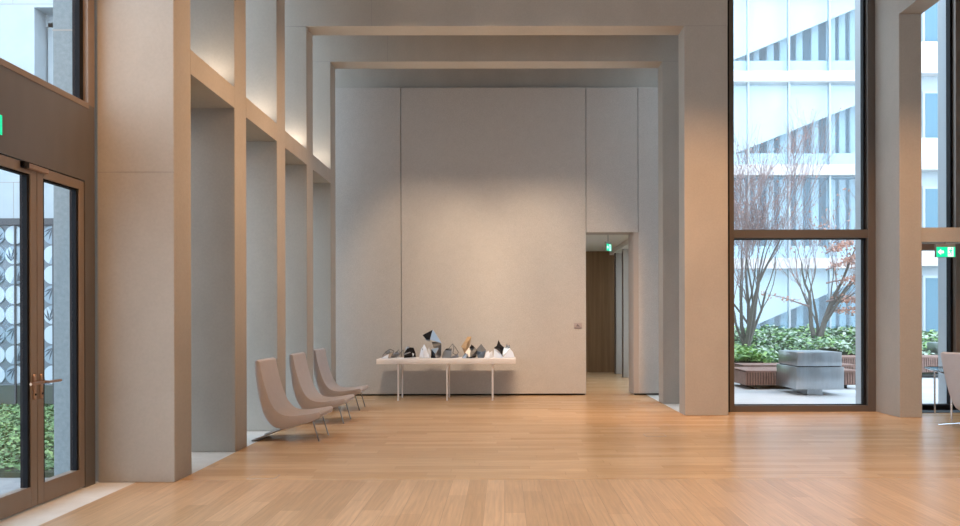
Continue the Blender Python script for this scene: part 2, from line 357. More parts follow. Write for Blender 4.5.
def leaf(y0, y1, lock):      # local y
    lf = MB(); xa, xb = -0.075, -0.006
    for a, b in ((y0, y0 + 0.085), (y1 - 0.085, y1)): lf.bbox(xa, xb, a, b, 0.012, 2.735, 'bronze_frame', 0.004, 1)
    lf.box(xa, xb, y0 + 0.085, y1 - 0.085, 0.012, 0.175, 'bronze_frame'); lf.box(xa, xb, y0 + 0.085, y1 - 0.085, 2.655, 2.735, 'bronze_frame')
    L_ = lf.build('door_leaf', d1)
    g = MB()
    for a, b in ((y0 + 0.083, y0 + 0.112), (y1 - 0.116, y1 - 0.083)): g.box(xa + 0.002, xb - 0.010, a, b, 0.17, 2.66, 'gasket')
    g.box(xa + 0.012, xb - 0.014, y0 + 0.1, y1 - 0.1, 2.640, 2.660, 'gasket'); g.build('gasket', L_)
    MB().box(-0.046, -0.034, y0 + 0.08, y1 - 0.08, 0.165, 2.665, 'glass').build('door_glass', L_)
    h = MB(); s = lock; yc = (y1 - 0.043) if s < 0 else (y0 + 0.043)
    h.bbox(-0.006, 0.006, yc - 0.017, yc + 0.017, 0.865, 1.065, 'handle', 0.004, 1)
    h.tube([(0.0, yc, 1.0), (0.065, yc, 1.0)], 0.011, 'handle'); h.tube([(0.065, yc - s * 0.01, 1.0), (0.065, yc + s * 0.165, 1.0)], 0.011, 'handle')
    h.tube([(0.004, yc, 0.905), (0.010, yc, 0.905)], 0.009, 'gasket')
    h.build('door_handle', L_)
leaf(-0.725, -0.004, -1); leaf(0.004, 0.722, 1)
cl = MB(); cl.bbox(-0.006, 0.028, -0.225, 0.115, 2.690, 2.730, 'handle', 0.006, 1); cl.bbox(-0.006, 0.034, -0.225, -0.165, 2.686, 2.734, 'gasket', 0.004, 1); cl.build('door_closer', d1)

# ---------------- concrete fins, portals and ledges
def fin_joint(mb, x0, x1, y, z): mb.box(x0, x1, y - 0.0015, y + 0.002, z - 0.003, z + 0.003, 'joint')
fin_labels = ['wide concrete column nearest the glass doors, front face fully seen',
              'concrete column right behind the nearest column, left of the first lounge chair',
              'third concrete column from the doors, behind the first lounge chair']
for i in range(3):
    y0 = FY[i]; xl = XL if i == 0 else -3.95
    b = MB(); b.bbox(xl if i else XL, XC, y0, y0 + T, 0, ZC, 'concrete', 0.006, 1)
    if i: pass
    else: b.box(-3.95, XL, y0 + 0.05, y0 + T, 0, ZC, 'concrete')
    if i == 0:
        for z in (2.86,): fin_joint(b, XL, XC, y0, z)
    o = b.build('concrete_column'); tag(o, fin_labels[i], 'column', 'concrete columns of the left arcade')
def portal(y0, label, xr):
    r = thing('concrete_portal', label, 'portal', ((XC + XP) / 2, y0, 0), group='concrete portals before the far wall')
    cx = (XC + XP) / 2
    MB().bbox(-3.95 - cx, XC - cx, 0, T, 0, 6.02, 'concrete', 0.005, 1).build('column', r)
    MB().bbox(XP - cx, xr - cx, 0, T, 0, 6.02, 'concrete', 0.005, 1).build('column', r)
    b = MB(); b.box(-3.95 - cx, xr - cx, 0, T, 6.02, ZC - 0.03, 'concrete')
    fin_joint(b, -3.9 - cx, XC - cx, 0, 6.02); fin_joint(b, XP - cx, xr - cx, 0, 6.02)
    b.box(-2.04 - cx, -2.034 - cx, -0.0015, 0.002, 6.03, ZC - 0.03, 'joint')
    b.build('beam', r)
portal(FY[3], 'larger outer concrete portal frame ending at the tall window', 3.462)
portal(FY[4], 'smaller inner concrete portal frame closest to the felt wall', 3.462)
ledge_lab = ['concrete ledge beam between the first and second columns from the doors', 'concrete ledge beam between the second and third columns from the doors',
             'concrete ledge beam between the third column and the outer portal', 'concrete ledge beam between the two portals']
for i in range(4):
    y0, y1 = FY[i] + T, FY[i + 1]
    b = MB(); b.box(-3.95, XC, y0, y1, 3.887, 4.122, 'concrete')
    tag(b.build('ledge_beam'), ledge_lab[i], 'beam', 'ledge beams of the left arcade')
n = 2
for i in range(5):
    y0, y1 = FY[i] + T, (FY[i + 1] if i < 4 else 15.62)
    window_x('window_%d' % n, -3.87, y0, y1, 0.0, 3.88, 'lower glazing between the left columns'); n += 1
    window_x('window_%d' % n, -3.87, y0, y1, 4.125, ZC, 'upper glazing between the left columns'); n += 1
for y0, y1 in ((FY[3] + T, FY[4]), (FY[4] + T, 15.72)):
    window_x('window_%d' % n, 3.40, y0, y1, 0.0, ZC, 'side glazing behind the right portal legs'); n += 1
# corridor glazing with piers
for k, y in ((2, 20.335), (3, 21.627)):
    b = MB(); b.bbox(3.03 if k < 3 else 3.01, 3.75, y, y + 0.18, 0, 3.27, 'concrete', 0.004, 1); b.box(3.022 if k < 3 else 3.002, 3.03, y + 0.0, y + 0.18, 0, 3.27, 'dark_frame')
    tag(b.build('corridor_pier'), ['grey corridor pier hidden behind the right felt panel, nearest the doorway', 'second grey corridor pier, behind the right felt panel',
        'wider grey pier at the right edge of the doorway view', 'narrow grey pier touching the oak panelling down the corridor'][k], 'pier', 'grey piers along the corridor')
window_x('window_%d' % n, 3.72, 16.1, 22.4, 0.0, 3.27, 'corridor glazing behind the grey piers'); n += 1

# ---------------- tall window at the right of the portal
w1 = thing('window_1', 'tall bronze framed window looking onto the terrace garden', 'window', (0, 12.86, 0), kind='structure')
wx0, wx1 = 3.60, 5.955
b = MB()
b.box(3.462, 3.60, -0.10, 0.2, 0, ZC, 'gasket')
b.bbox(wx0, wx0 + 0.085, -0.06, 0.12, 0, ZC, 'window_frame', 0.004, 1); b.bbox(wx1 - 0.125, wx1, -0.06, 0.12, 0, ZC, 'window_frame', 0.004, 1)
b.box(wx0 + 0.08, wx1 - 0.12, -0.05, 0.12, 0, 0.095, 'window_frame'); b.box(wx0 + 0.08, wx1 - 0.12, -0.05, 0.12, 6.95, ZC, 'window_frame')
b.bbox(wx0 + 0.08, wx1 - 0.12, -0.055, 0.12, 2.785, 2.918, 'window_frame', 0.004, 1)
b.build('window_frame', w1)
for z0, z1 in ((0.09, 2.79), (2.912, 6.955)):
    MB().box(wx0 + 0.08, wx1 - 0.12, 0.055, 0.075, z0, z1, 'glass').build('window_pane', w1)
    g = MB(); g.box(wx0 + 0.083, wx0 + 0.095, 0.0, 0.12, z0, z1, 'gasket'); g.box(wx1 - 0.160, wx1 - 0.122, 0.02, 0.12, z0, z1, 'gasket')
    g.box(wx0 + 0.09, wx1 - 0.15, 0.02, 0.12, z0 + 0.004, z0 + 0.016, 'gasket'); g.box(wx0 + 0.09, wx1 - 0.15, 0.02, 0.12, z1 - 0.02, z1 - 0.006, 'gasket'); g.build('gasket', w1)
# pier right of the window, with the lintel running back along the aisle
b = MB(); b.bbox(5.955, 6.293, 12.03, 13.06, 0, ZC, 'concrete', 0.005, 1); tag(b.build('concrete_pier'), 'square concrete pier between the tall window and the right aisle', 'pier')
b = MB(); b.box(5.955, 6.293, -3.2, 12.03, 6.075, ZC, 'concrete'); tag(b.build('lintel_beam'), 'deep concrete beam running from the right pier toward the viewer', 'beam')
b = MB(); b.box(6.293, XR, 12.05, 12.38, 2.645, 2.862, 'concrete'); tag(b.build('transom_beam'), 'concrete crossbeam above the green exit sign in the right aisle', 'beam')
w9 = thing('window_%d' % n, 'dark framed aisle glazing behind the glass table', 'window', (0, 13.0, 0), kind='structure'); n += 1
b = MB(); b.box(6.293, XR, -0.10, 0.12, 0.0, 0.09, 'gasket'); b.box(6.293, XR, -0.03, 0.12, 6.95, ZC, 'dark_frame'); b.box(6.293, XR, -0.05, 0.12, 2.60, 2.90, 'dark_frame')
b.box(7.265, 7.30, 0.0, 0.12, 0.09, 6.95, 'gasket'); b.box(7.30, 7.56, -0.10, 0.12, 0.0, 6.95, 'dark_frame'); b.box(9.3, XR, -0.1, 0.12, 0, 6.95, 'dark_frame')
b.build('window_frame', w9)
MB().box(6.293, XR, 0.05, 0.07, 0.085, 6.96, 'glass').build('window_pane', w9)
tag(MB().bbox(6.30, 9.2, 12.62, 12.895, 0.0, 0.012, 'mat_blue', 0.004, 1).build('door_mat'), 'dark blue entrance mat along the aisle glazing sill', 'mat')

# ================================================================== INSIDE THINGS
# ---- three lounge chairs
def catmull(P, n):
    out = []; Q = [P[0]] + list(P) + [P[-1]]
    for i in range(1, len(Q) - 2):
        for k in range(n):
            t = k / n; p0, p1, p2, p3 = Q[i - 1], Q[i], Q[i + 1], Q[i + 2]
            out.append(tuple(0.5 * ((2 * p1[j]) + (-p0[j] + p2[j]) * t + (2 * p0[j] - 5 * p1[j] + 4 * p2[j] - p3[j]) * t * t + (-p0[j] + 3 * p1[j] - 3 * p2[j] + p3[j]) * t ** 3) for j in (0, 1)))
    out.append(tuple(P[-1])); return out
def make_lounge():
    r = thing('lounge_chair', 'x', 'chair')
    X0 = 2.70
    inner = [(-3.015, .985), (-2.995, .87), (-2.968, .75), (-2.912, .565), (-2.838, .418), (-2.745, .343), (-2.618, .326), (-2.47, .342), (-2.295, .368)]
    outer = [(-3.072, .992), (-3.070, .885), (-3.058, .77), (-3.02, .535), (-2.962, .340), (-2.885, .225), (-2.79, .172), (-2.67, .172), (-2.385, .255), (-2.280, .302)]
    inner = [(x + X0, z) for x, z in inner]; outer = [(x + X0, z) for x, z in outer]
    ic, oc = catmull(inner, 5), catmull(outer, 5)
    def resamp(c, n):
        L = [0]
        for a, b in zip(c, c[1:]): L.append(L[-1] + math.hypot(b[0] - a[0], b[1] - a[1]))
        o = []
        for k in range(n):
            s = L[-1] * k / (n - 1); i = max(j for j in range(len(L)) if L[j] <= s + 1e-9); i = min(i, len(c) - 2)
            t = (s - L[i]) / max(L[i + 1] - L[i], 1e-9); o.append((c[i][0] + (c[i + 1][0] - c[i][0]) * t, c[i][1] + (c[i + 1][1] - c[i][1]) * t))
        return o
    NP = 36
    ic, oc = resamp(ic, NP), resamp(oc, NP)
    W2 = 0.36
    secs = [(-W2, 0.78), (-W2 + .003, 0.92), (-W2 + .008, 0.98), (-W2 + .018, 1.0), (W2 - .018, 1.0), (W2 - .008, 0.98), (W2 - .003, 0.92), (W2, 0.78)]
    vs_, fs = [], []
    for y, s in secs:
        ring = []
        for (a, b) in zip(ic, oc):
            mx, mz = (a[0] + b[0]) / 2, (a[1] + b[1]) / 2; h = math.hypot(a[0] - b[0], a[1] - b[1]) / 2; e = max(h - 0.03, h * 0.0) if h > .03 else 0
            q = (e + (h - e) * s) / h
            ring.append(((mx + (a[0] - mx) * q, y, mz + (a[1] - mz) * q), (mx + (b[0] - mx) * q, y, mz + (b[1] - mz) * q)))
        top = [p for p, _ in ring]; bot = [p for _, p in ring][::-1]
        # rounded nose at both ends
        def nose(a, b, out):
            m_ = ((a[0] + b[0]) / 2 + out[0] * s, y, (a[2] + b[2]) / 2 + out[1] * s); return m_
        endn = nose(top[-1], bot[0], (0.018, 0.008)); begn = nose(bot[-1], top[0], (-0.006, 0.016))
        vs_ += top + [endn] + bot + [begn]
    m_ = 2 * NP + 2; ns = len(secs)
    for i in range(ns - 1):
        for j in range(m_): fs.append((i * m_ + j, i * m_ + (j + 1) % m_, (i + 1) * m_ + (j + 1) % m_, (i + 1) * m_ + j))
    for i, base in ((0, 0), (1, (ns - 1) * m_)):
        for j in range(NP - 1): fs.append((base + j, base + j + 1, base + m_ - 3 - j, base + m_ - 2 - j))
        fs.append((base + NP - 1, base + NP, base + NP + 1)); fs.append((base + m_ - 2, base + m_ - 1, base))
    MB().poly(vs_, fs, 'chair', True).build('seat_shell', r)
    for y in (-0.265, 0.265):
        MB().tube([(0.385, y, 0.0), (0.30, y, 0.29), (0.285, y, 0.305)], 0.0085, 'steel').build('leg', r)
        MB().tube([(-0.44, y, 0.010), (0.0, y, 0.178), (0.30, y, 0.298)], 0.010, 'steel').build('side_rail', r)
    MB().prism([(-0.445, 0.0), (-0.425, 0.0), (-0.06, 0.146), (-0.06, 0.164)], -0.262, 0.262, 'chair').build('rear_foot', r)
    return r
lg = make_lounge()
lab = ['taupe lounge chair nearest the viewer, in front of the second column', 'taupe lounge chair in the middle of the three in a row', 'taupe lounge chair farthest back, nearest the white table']
for i, (x, y) in enumerate(((-2.665, 10.10), (-2.695, 11.765), (-2.765, 13.42))):
    o = lg if i == 0 else copy_tree(lg)
    o.location = (x, y, 0); o['label'] = lab[i]; o['group'] = 'lounge chairs along the left arcade'

# ---- white display table
t = thing('display_table', 'long white display table on thin legs against the felt wall', 'table', (-1.065, 15.02, 0))
MB().bbox(-1.275, 1.275, -0.39, 0.37, 0.675, 0.768, 'table_white', 0.004, 2).build('tabletop', t)
for x in (-0.887, 0.010, 0.846):
    for y in (-0.305, 0.295): MB().bbox(x - 0.0135, x + 0.0135, y - 0.0135, y + 0.0135, 0, 0.676, 'table_white', 0.003, 1).build('leg', t)

# ---- faceted sculptures on the table (local x right, z up, metres)
PXM = 15.0 / 800
def sculpt(label, ux, parts, y=15.0, rods=()):
    x0 = (ux - 504.3) * PXM
    r = thing('faceted_sculpture', label, 'sculpture', (x0, y, 0.7685), group='faceted sculptures on the white table')
    for name, k, pts in parts:
        b = MB()
        q = [((u - ux) * PXM, d, max(0.0, (357.9 - v) * PXM * 1.06)) for u, v, d in pts]
        if name == 'star':
            n = len(q); cx_ = sum(p[0] for p in q) / n; cz_ = sum(p[2] for p in q) / n
            b.poly(q + [(cx_, -0.17, cz_), (cx_, 0.03, cz_)], [(i, (i + 1) % n, n) for i in range(n)] + [((i + 1) % n, i, n + 1) for i in range(n)], k)
            b.build('facet', r); continue
        b.hull(q, k); b.build(name, r)
    for name, k, loops in rods:
        b = MB()
        for pts in loops: b.tube([((u - ux) * PXM, d, max(0.006, (357.6 - v) * PXM)) for u, v, d in pts], 0.009, k, 5)
        b.build(name, r)
    return r
sculpt('low crumpled silver sculpture at the left end of the white table', 390, [
    ('facet', 'silver', [(382, 357.8, -.1), (391.5, 357.8, -.13), (393.5, 352, 0), (386, 351.5, .05), (384, 355, -.1), (390, 357.8, .12)]),
    ('facet', 'white', [(382.5, 357.4, -.14), (389, 357.8, -.16), (390, 353.6, -.11), (387, 355, -.10)]),
    ('facet', 'greyrock', [(385, 352.5, 0), (389, 349.3, .03), (391, 352.5, -.06), (387, 354, -.08), (388, 353, .08)]),
    ('facet', 'silver', [(391, 357.6, 0), (400, 355, .05), (397, 351.3, .04), (393, 354, -.05), (396, 357.6, .1)])],
    rods=[('wire_loop', 'greyrock', [[(383, 355, -.05), (386, 351, 0), (390, 348.8, .03), (394, 350.5, .0), (393, 354, -.06)], [(394, 353.5, 0), (399, 349.2, .02), (400, 353.5, 0), (395, 354.5, -.03)], [(400, 353, 0), (403, 349.6, .04), (404, 353.6, .02)]])])
sculpt('rounded black faceted sculpture beside the wall seam', 410.5, [
    ('facet', 'black', [(404.5, 357.6, -.08), (416.5, 356.8, -.08), (405, 353, -.12), (408, 347.8, 0), (413.5, 348, 0), (416, 352.5, -.1), (410, 357.6, .14), (407, 350, .10), (414, 350.5, .1)]),
    ('facet', 'silver', [(404, 353.8, -.13), (410.5, 351.8, -.14), (412, 352.3, -.13), (405, 354.8, -.14), (408, 352.6, -.05)]),
    ('facet', 'silver', [(404.4, 351.5, .0), (407, 346.8, .03), (410, 346.8, .04), (409, 348.3, -.02), (406, 350.5, -.03)]),
    ('facet', 'white', [(413, 352.8, -.14), (415, 353.5, -.13), (413.8, 356.4, -.13), (414, 354, -.08)])])
sculpt('spiky white crystal sculpture left of the tall mirrored one', 425.3, [
    ('facet', 'white', [(419.5, 357.6, -.05), (430.5, 357.6, -.08), (421, 351, 0), (424, 344.6, .02), (426.5, 348.5, -.06), (427, 357.6, .12), (429, 353, 0)]),
    ('facet', 'white', [(419, 357.6, 0), (421.5, 347.8, .02), (424, 353, -.1), (424, 357.6, -.12), (422, 357.6, .1)]),
    ('facet', 'white', [(425, 357.6, -.12), (429, 347.5, .02), (431, 353, -.02), (431, 357.6, -.03), (428, 357.6, .1)]),
    ('facet', 'silver', [(421.5, 347.6, -.01), (423.5, 349.8, -.08), (422.6, 350.6, -.07), (422, 348, .02)])])
sculpt('tall mirrored and black sculpture, highest on the white table', 436, [
    ('facet', 'black', [(422.8, 336.2, -.05), (432.8, 331.2, 0), (430.6, 340.4, -.14), (427, 340.6, -.10), (426, 338, .08)]),
    ('facet', 'mirror', [(432.9, 331.3, 0), (441.6, 344.2, .02), (430.7, 340.2, -.145), (436, 336, .10)]),
    ('facet', 'silver', [(424.8, 339.2, -.06), (431, 340.4, -.13), (430.2, 342.2, -.06), (427, 341.6, -.08), (428, 340, .04)]),
    ('facet', 'greyrock', [(432, 342.5, -.04), (441.5, 344.2, 0), (441, 350, 0), (434, 347.8, -.12), (433, 346, .10), (438, 343, .12)]),
    ('facet', 'mirror', [(432, 349.3, -.10), (439.3, 348, -.13), (435.8, 353.5, -.15), (434, 349, .02)]),
    ('facet', 'black', [(431.2, 357.6, -.06), (436, 357.6, -.12), (431.6, 350, -.05), (435.5, 354, -.10), (434, 349, .06), (436, 357.6, .10)]),
    ('facet', 'silver', [(436, 354, -.12), (441.4, 345, .0), (441.2, 356, 0), (436.6, 357.6, -.08), (440, 357.6, .08)])])
sculpt('grey block sculpture with an open triangular loop', 450, [
    ('facet', 'greyrock', [(442, 357.6, -.05), (452, 357.6, -.12), (443.5, 352, -.02), (446, 349.2, 0), (452, 349.4, -.08), (449, 357.6, .12), (451, 350, .08)]),
    ('facet', 'black', [(444.6, 350.4, -.02), (447, 348.8, 0), (452.4, 349, -.06), (451.6, 350.6, -.10), (448, 349, .08)]),
    ('facet', 'silver', [(451, 357.6, -.12), (458.6, 357.4, 0), (458, 354, .02), (453, 355.8, -.05), (454, 357.6, .10)])],
    rods=[('loop', 'greyrock', [[(448, 349, 0), (452.5, 343.6, .03), (455.5, 347, 0), (458.6, 352, .0), (456.5, 354.8, -.04), (453, 352.6, -.08)], [(452.5, 343.6, .03), (454, 348, -.06), (453, 352.6, -.08)]])])
sculpt('upright tan folded sculpture resting among the grey rocks', 466, [
    ('facet', 'tan', [(460.4, 347.8, -.02), (465, 343, -.04), (466.8, 338.2, .04), (468, 342, -.06), (465.2, 350, -.07), (464, 347, .05)]),
    ('facet', 'tan', [(466.9, 338.2, .04), (470.8, 338.0, .05), (469.6, 344.6, -.01), (466.4, 345.6, -.05), (468, 342, -.055), (468, 344, .07)]),
    ('facet', 'tan', [(461, 347, 0), (465, 357.6, .12), (468, 357.6, .14), (469, 345, .10), (464.5, 346, .10)])], y=15.20)
sculpt('dark grey crumpled rock sculpture in front of the tan one', 469, [
    ('facet', 'greyrock', [(462.2, 357.6, -.05), (470, 357.6, -.12), (465.5, 352.5, -.06), (469, 348.8, 0), (471.6, 345, .02), (477.5, 350.2, 0), (476, 357.6, .06), (472, 357.6, .12)]),
    ('facet', 'black', [(469.6, 347.8, -.04), (471.8, 345, .0), (475, 347.8, -.02), (471.5, 348.8, -.09)]),
    ('facet', 'black', [(469, 356.8, -.14), (477, 355, -.12), (475, 357.6, -.12), (470, 357.6, -.10)]),
    ('facet', 'silver', [(462.4, 357.6, -.10), (467.6, 353.2, -.11), (469, 355, -.13), (466, 357.6, -.14)])], y=14.93)
sculpt('dark grey diamond shaped sculpture right of the rock', 481, [
    ('facet', 'greyrock', [(475.6, 350.6, 0), (481.2, 344.6, .02), (486.2, 350.6, 0), (481, 352, -.14), (480.6, 350, .14)]),
    ('facet', 'bluegrey', [(475.8, 351.0, 0), (481, 352, -.14), (478, 357.6, -.05), (484, 357.6, -.05), (486, 350.9, 0), (481, 357.6, .10), (481, 351, .10)])], y=14.98)
sculpt('small white crumpled paper-like sculpture near the right end', 488.6, [
    ('facet', 'white', [(484.8, 357.6, -.06), (489.6, 357.6, -.10), (486, 352.8, 0), (488.6, 351, .0), (490.4, 354, -.04), (488, 357.6, .10)]),
    ('facet', 'white', [(488.6, 357.6, -.08), (493, 357.6, 0), (490.2, 352.4, .02), (492.4, 351.2, .02), (490, 357.6, .1)])], y=14.95)
sculpt('black star sculpture on white and blue pyramids at the right end', 502, [
    ('star', 'black', [(493.8, 348.4, -.04), (496.8, 346.4, -.06), (498.6, 340.8, -.02), (500.6, 345, -.06), (504, 347.8, -.04), (502.8, 351.6, -.10), (502.5, 356, -.16), (499.4, 351.6, -.12), (496.8, 349.8, -.08)]),
    ('facet', 'bluegrey', [(502.8, 355.9, -.12), (503.4, 348, -.03), (509.4, 346.2, 0), (510, 349.6, -.05), (506, 347.6, .10)]),
    ('facet', 'silver', [(505.8, 347.2, 0), (506.6, 344.6, .02), (508.4, 347, .0), (507, 348, -.05)]),
    ('facet', 'black', [(507.4, 347.2, 0), (509.6, 345.6, .03), (510, 348.2, 0), (508.8, 348.4, -.04)]),
    ('facet', 'white', [(493.4, 357.6, -.05), (503, 357.6, -.15), (494, 349.6, -.02), (502, 355, -.12), (497, 357.6, .12), (496, 350, .08)]),
    ('facet', 'white', [(503, 357.6, -.14), (509.6, 348.6, -.05), (514.6, 357.4, 0), (508, 357.6, .12), (513, 352.6, 0)])], y=15.0)

# ---- plaque on the felt wall
p = thing('wall_plaque', 'small metal wall plaque beside the doorway', 'plaque', (1.439, 15.618, 1.362))
MB().bbox(-0.080, 0.080, -0.008, 0.0, -0.056, 0.056, 'plaque', 0.002, 1).build('plate', p)
b = MB(); b.prism([(-0.035, -0.015), (-0.012, 0.035), (0.045, -0.018)], -0.0095, -0.0085, 'plaque_mark'); b.box(-0.07, 0.07, -0.0095, -0.0085, -0.052, -0.034, 'plaque_mark'); b.build('pictogram', p)

# ---- floor boxes
for i, (x, y) in enumerate(((-2.295, 7.62), (1.93, 10.27))):
    b = MB(); b.bbox(-0.13, 0.13, -0.10, 0.10, 0.0, 0.003, 'plank_x', 0.001, 1)
    for a in ((-0.132, -0.128, -0.1, 0.1), (0.128, 0.132, -0.1, 0.1), (-0.13, 0.13, -0.102, -0.098), (-0.13, 0.13, 0.098, 0.102)): b.box(*a, 0.0, 0.0035, 'joint')
    tag(b.build('floor_box', loc=(x, y, 0)), ['flush oak floor box lid in front of the nearest column', 'flush oak floor box lid in the middle of the floor, right of centre'][i], 'floor box', 'floor outlet lids')

# ---- exit signs
def pict_man(b, x0, z0, s, y, k):          # running man, s = height
    def P(L): return [(x0 + a * s, z0 + c_ * s) for a, c_ in L]
    cx, cz, r_ = x0 + 0.10 * s, z0 + 0.40 * s, 0.085 * s
    b.prism([(cx + r_ * math.cos(a * PI / 5), cz + r_ * math.sin(a * PI / 5)) for a in range(10)], y - 0.001, y, k)
    b.prism(P([(-0.02, 0.30), (0.12, 0.28), (0.08, -0.02), (-0.08, -0.02)]), y - 0.001, y, k)
    b.prism(P([(-0.04, 0.28), (-0.26, 0.16), (-0.22, 0.08), (-0.02, 0.18)]), y - 0.001, y, k)
    b.prism(P([(0.10, 0.26), (0.28, 0.10), (0.22, 0.04), (0.06, 0.16)]), y - 0.001, y, k)
    b.prism(P([(-0.08, 0.0), (0.04, 0.0), (-0.10, -0.22), (-0.32, -0.28), (-0.32, -0.20), (-0.14, -0.14)]), y - 0.001, y, k)
    b.prism(P([(0.0, 0.0), (0.09, 0.0), (0.20, -0.20), (0.14, -0.44), (0.06, -0.42), (0.10, -0.20)]), y - 0.001, y, k)
def exit_sign(label, loc, w, h, rz, rod=None, both=False, hood=True):
    r = thing('exit_sign', label, 'sign', loc, rz)
    c_ = MB(); c_.bbox(-w / 2 - 0.006, w / 2 + 0.006, -0.022, 0.022, -h / 2 - 0.004, h / 2 + (0.045 if hood else 0.004), 'sign_case', 0.003, 1); c_.build('case', r)
    for s in ((1, -1) if both else (1,)):
        g = MB()
        g.box(-w / 2, w / 2, -0.0245, -0.0222, -h / 2, h / 2, 'sign_green')
        ax = -w * 0.26; q = h * 0.30
        g.prism([(ax - q * 1.15, 0), (ax, q), (ax, q * 0.42), (ax + q * 0.95, q * 0.42), (ax + q * 0.95, -q * 0.42), (ax, -q * 0.42), (ax, -q)], -0.0255, -0.0247, 'sign_white')
        g.box(w * 0.10, w * 0.40, -0.0255, -0.0247, -h * 0.46, h * 0.46, 'sign_white')
        pict_man(g, w * 0.25, 0, h * 0.85, -0.0258, 'sign_green')
        o = g.build('face', r)
        if s < 0: o.rotation_euler = (0, 0, PI)
    if rod: MB().tube([(0, 0, h / 2), (0, 0, h / 2 + rod)], 0.008, 'sign_case').build('rod', r)
    return r
exit_sign('green exit sign with left arrow hanging under the right crossbeam', (6.658, 12.06, 2.492), 0.285, 0.150, 0, 0.11)
exit_sign('green exit sign on the bronze panel, cut by the left edge', (-3.722, 5.70, 2.935), 0.42, 0.145, PI / 2, None, False, False)
exit_sign('small green exit sign hanging from the corridor ceiling beyond the doorway', (2.34, 18.0, 3.10), 0.30, 0.15, R(62), 0.21, True)

# ---- swivel chair and glass table at the right edge
sw = thing('swivel_chair', 'pale taupe tub chair on a star base at the right edge', 'chair', (6.37, 10.72, 0), R(30))
def tub():
    # local +x is the open front
    NA, NZ = 40, 14; vs_, fs = [], []
    def rad(z): return 0.27 + 0.25 * (z / 0.83) ** 0.55 if z > 0 else 0.02
    for layer in (0, 1):
        for i in range(NZ + 1):
            for j in range(NA):
                a = 2 * PI * j / NA; fr = (1 + math.cos(a)) / 2          # 1 at the front, 0 at the back
                ztop = 0.80 - 0.50 * max(0, min(1, (fr - 0.25) / 0.6)) ** 1.3
                zz = ztop * i / NZ
                rr = (0.20 + 0.27 * min(1, zz / 0.80) ** 0.45) if i else 0.20
                rr *= 1.0 + 0.06 * math.cos(a)
                if layer: rr -= 0.045
                vs_.append((rr * math.cos(a), rr * math.sin(a), 0.22 + (zz if not layer else max(zz, 0.05)) + (0.018 if layer and i == NZ else 0)))
    o = (NZ + 1) * NA
    for i in range(NZ):
        for j in range(NA):
            a, b_ = i * NA + j, i * NA + (j + 1) % NA
            fs.append((a, b_, b_ + NA, a + NA)); fs.append((o + a, o + a + NA, o + b_ + NA, o + b_))
    for j in range(NA):
        a, b_ = NZ * NA + j, NZ * NA + (j + 1) % NA; fs.append((a, b_, o + b_, o + a))
    fs.append(tuple(range(NA))); fs.append(tuple(o + j for j in range(NA)))
    return vs_, fs
_v, _f = tub()
MB().poly(_v, _f, 'chair', True).build('tub_shell', sw)
bm = bmesh.new(); bmesh.ops.create_cone(bm, cap_ends=True, segments=32, radius1=0.30, radius2=0.33, depth=0.12)
bmesh.ops.bevel(bm, geom=[e for e in bm.edges if e.calc_face_angle(0) > 0.8], offset=0.03, segments=3, affect='EDGES')
for v in bm.verts: v.co += Vector((0.02, 0, 0.405))
MB().bm(bm, 'chair', True).build('seat_cushion', sw)
MB().tube([(0, 0, 0.075), (0, 0, 0.23)], 0.03, 'chrome', 16).build('pedestal', sw)
for k in range(4):
    a = R(8) + k * PI / 2
    MB().tube([(0.02 * math.cos(a), 0.02 * math.sin(a), 0.085), (0.30 * math.cos(a), 0.30 * math.sin(a), 0.045), (0.52 * math.cos(a), 0.52 * math.sin(a), 0.010)], [0.018, 0.015, 0.009], 'chrome').build('leg', sw)
gt = thing('glass_table', 'clear glass table with a dark rim behind the tub chair', 'table', (7.10, 11.93, 0))
GC = [(6.62 - 7.10, 12.60 - 11.93), (6.22 - 7.10, 11.30 - 11.93), (7.45 - 7.10, 11.10 - 11.93), (7.90 - 7.10, 12.35 - 11.93)]
def rounded(P, r_, n=8):
    out = []
    for i in range(len(P)):
        a, b_, c_ = Vector(P[i - 1]), Vector(P[i]), Vector(P[(i + 1) % len(P)])
        p0, p1 = b_ + (a - b_).normalized() * r_, b_ + (c_ - b_).normalized() * r_
        for k in range(n + 1):
            t_ = k / n; out.append(tuple(p0 * (1 - t_) ** 2 + b_ * 2 * t_ * (1 - t_) + p1 * t_ * t_))
    return out
gp = rounded(GC, 0.14)
MB().prism(gp, 0.714, 0.728, 'table_glass', 'z').build('tabletop', gt)
MB().tube([(p[0], p[1], 0.721) for p in gp + gp[:1]], 0.015, 'glass_rim', 6).build('rim', gt)
for p in GC:
    MB().tube([(p[0] * 0.80, p[1] * 0.80, 0.0), (p[0] * 0.80, p[1] * 0.80, 0.714)], 0.014, 'chrome', 10).build('leg', gt)

# ================================================================== OUTSIDE, RIGHT TERRACE
g_ = MB(); g_.box(3.80, 40, 13.13, 60, -0.30, -0.02, 'paving'); struct(g_.build('terrace'), 'pale stone terrace paving outside the tall window', 'paving')
jm = MB(); jm.box(5.90, 6.45, 13.14, 13.42, 0, 9, 'jamb_stone'); struct(jm.build('trim_1'), 'pale stone jamb outside the tall window', 'trim')
jm = MB(); jm.box(7.29, 7.9, 13.14, 13.42, 0, 9, 'jamb_stone'); struct(jm.build('trim_2'), 'pale stone jamb outside the aisle glazing', 'trim')

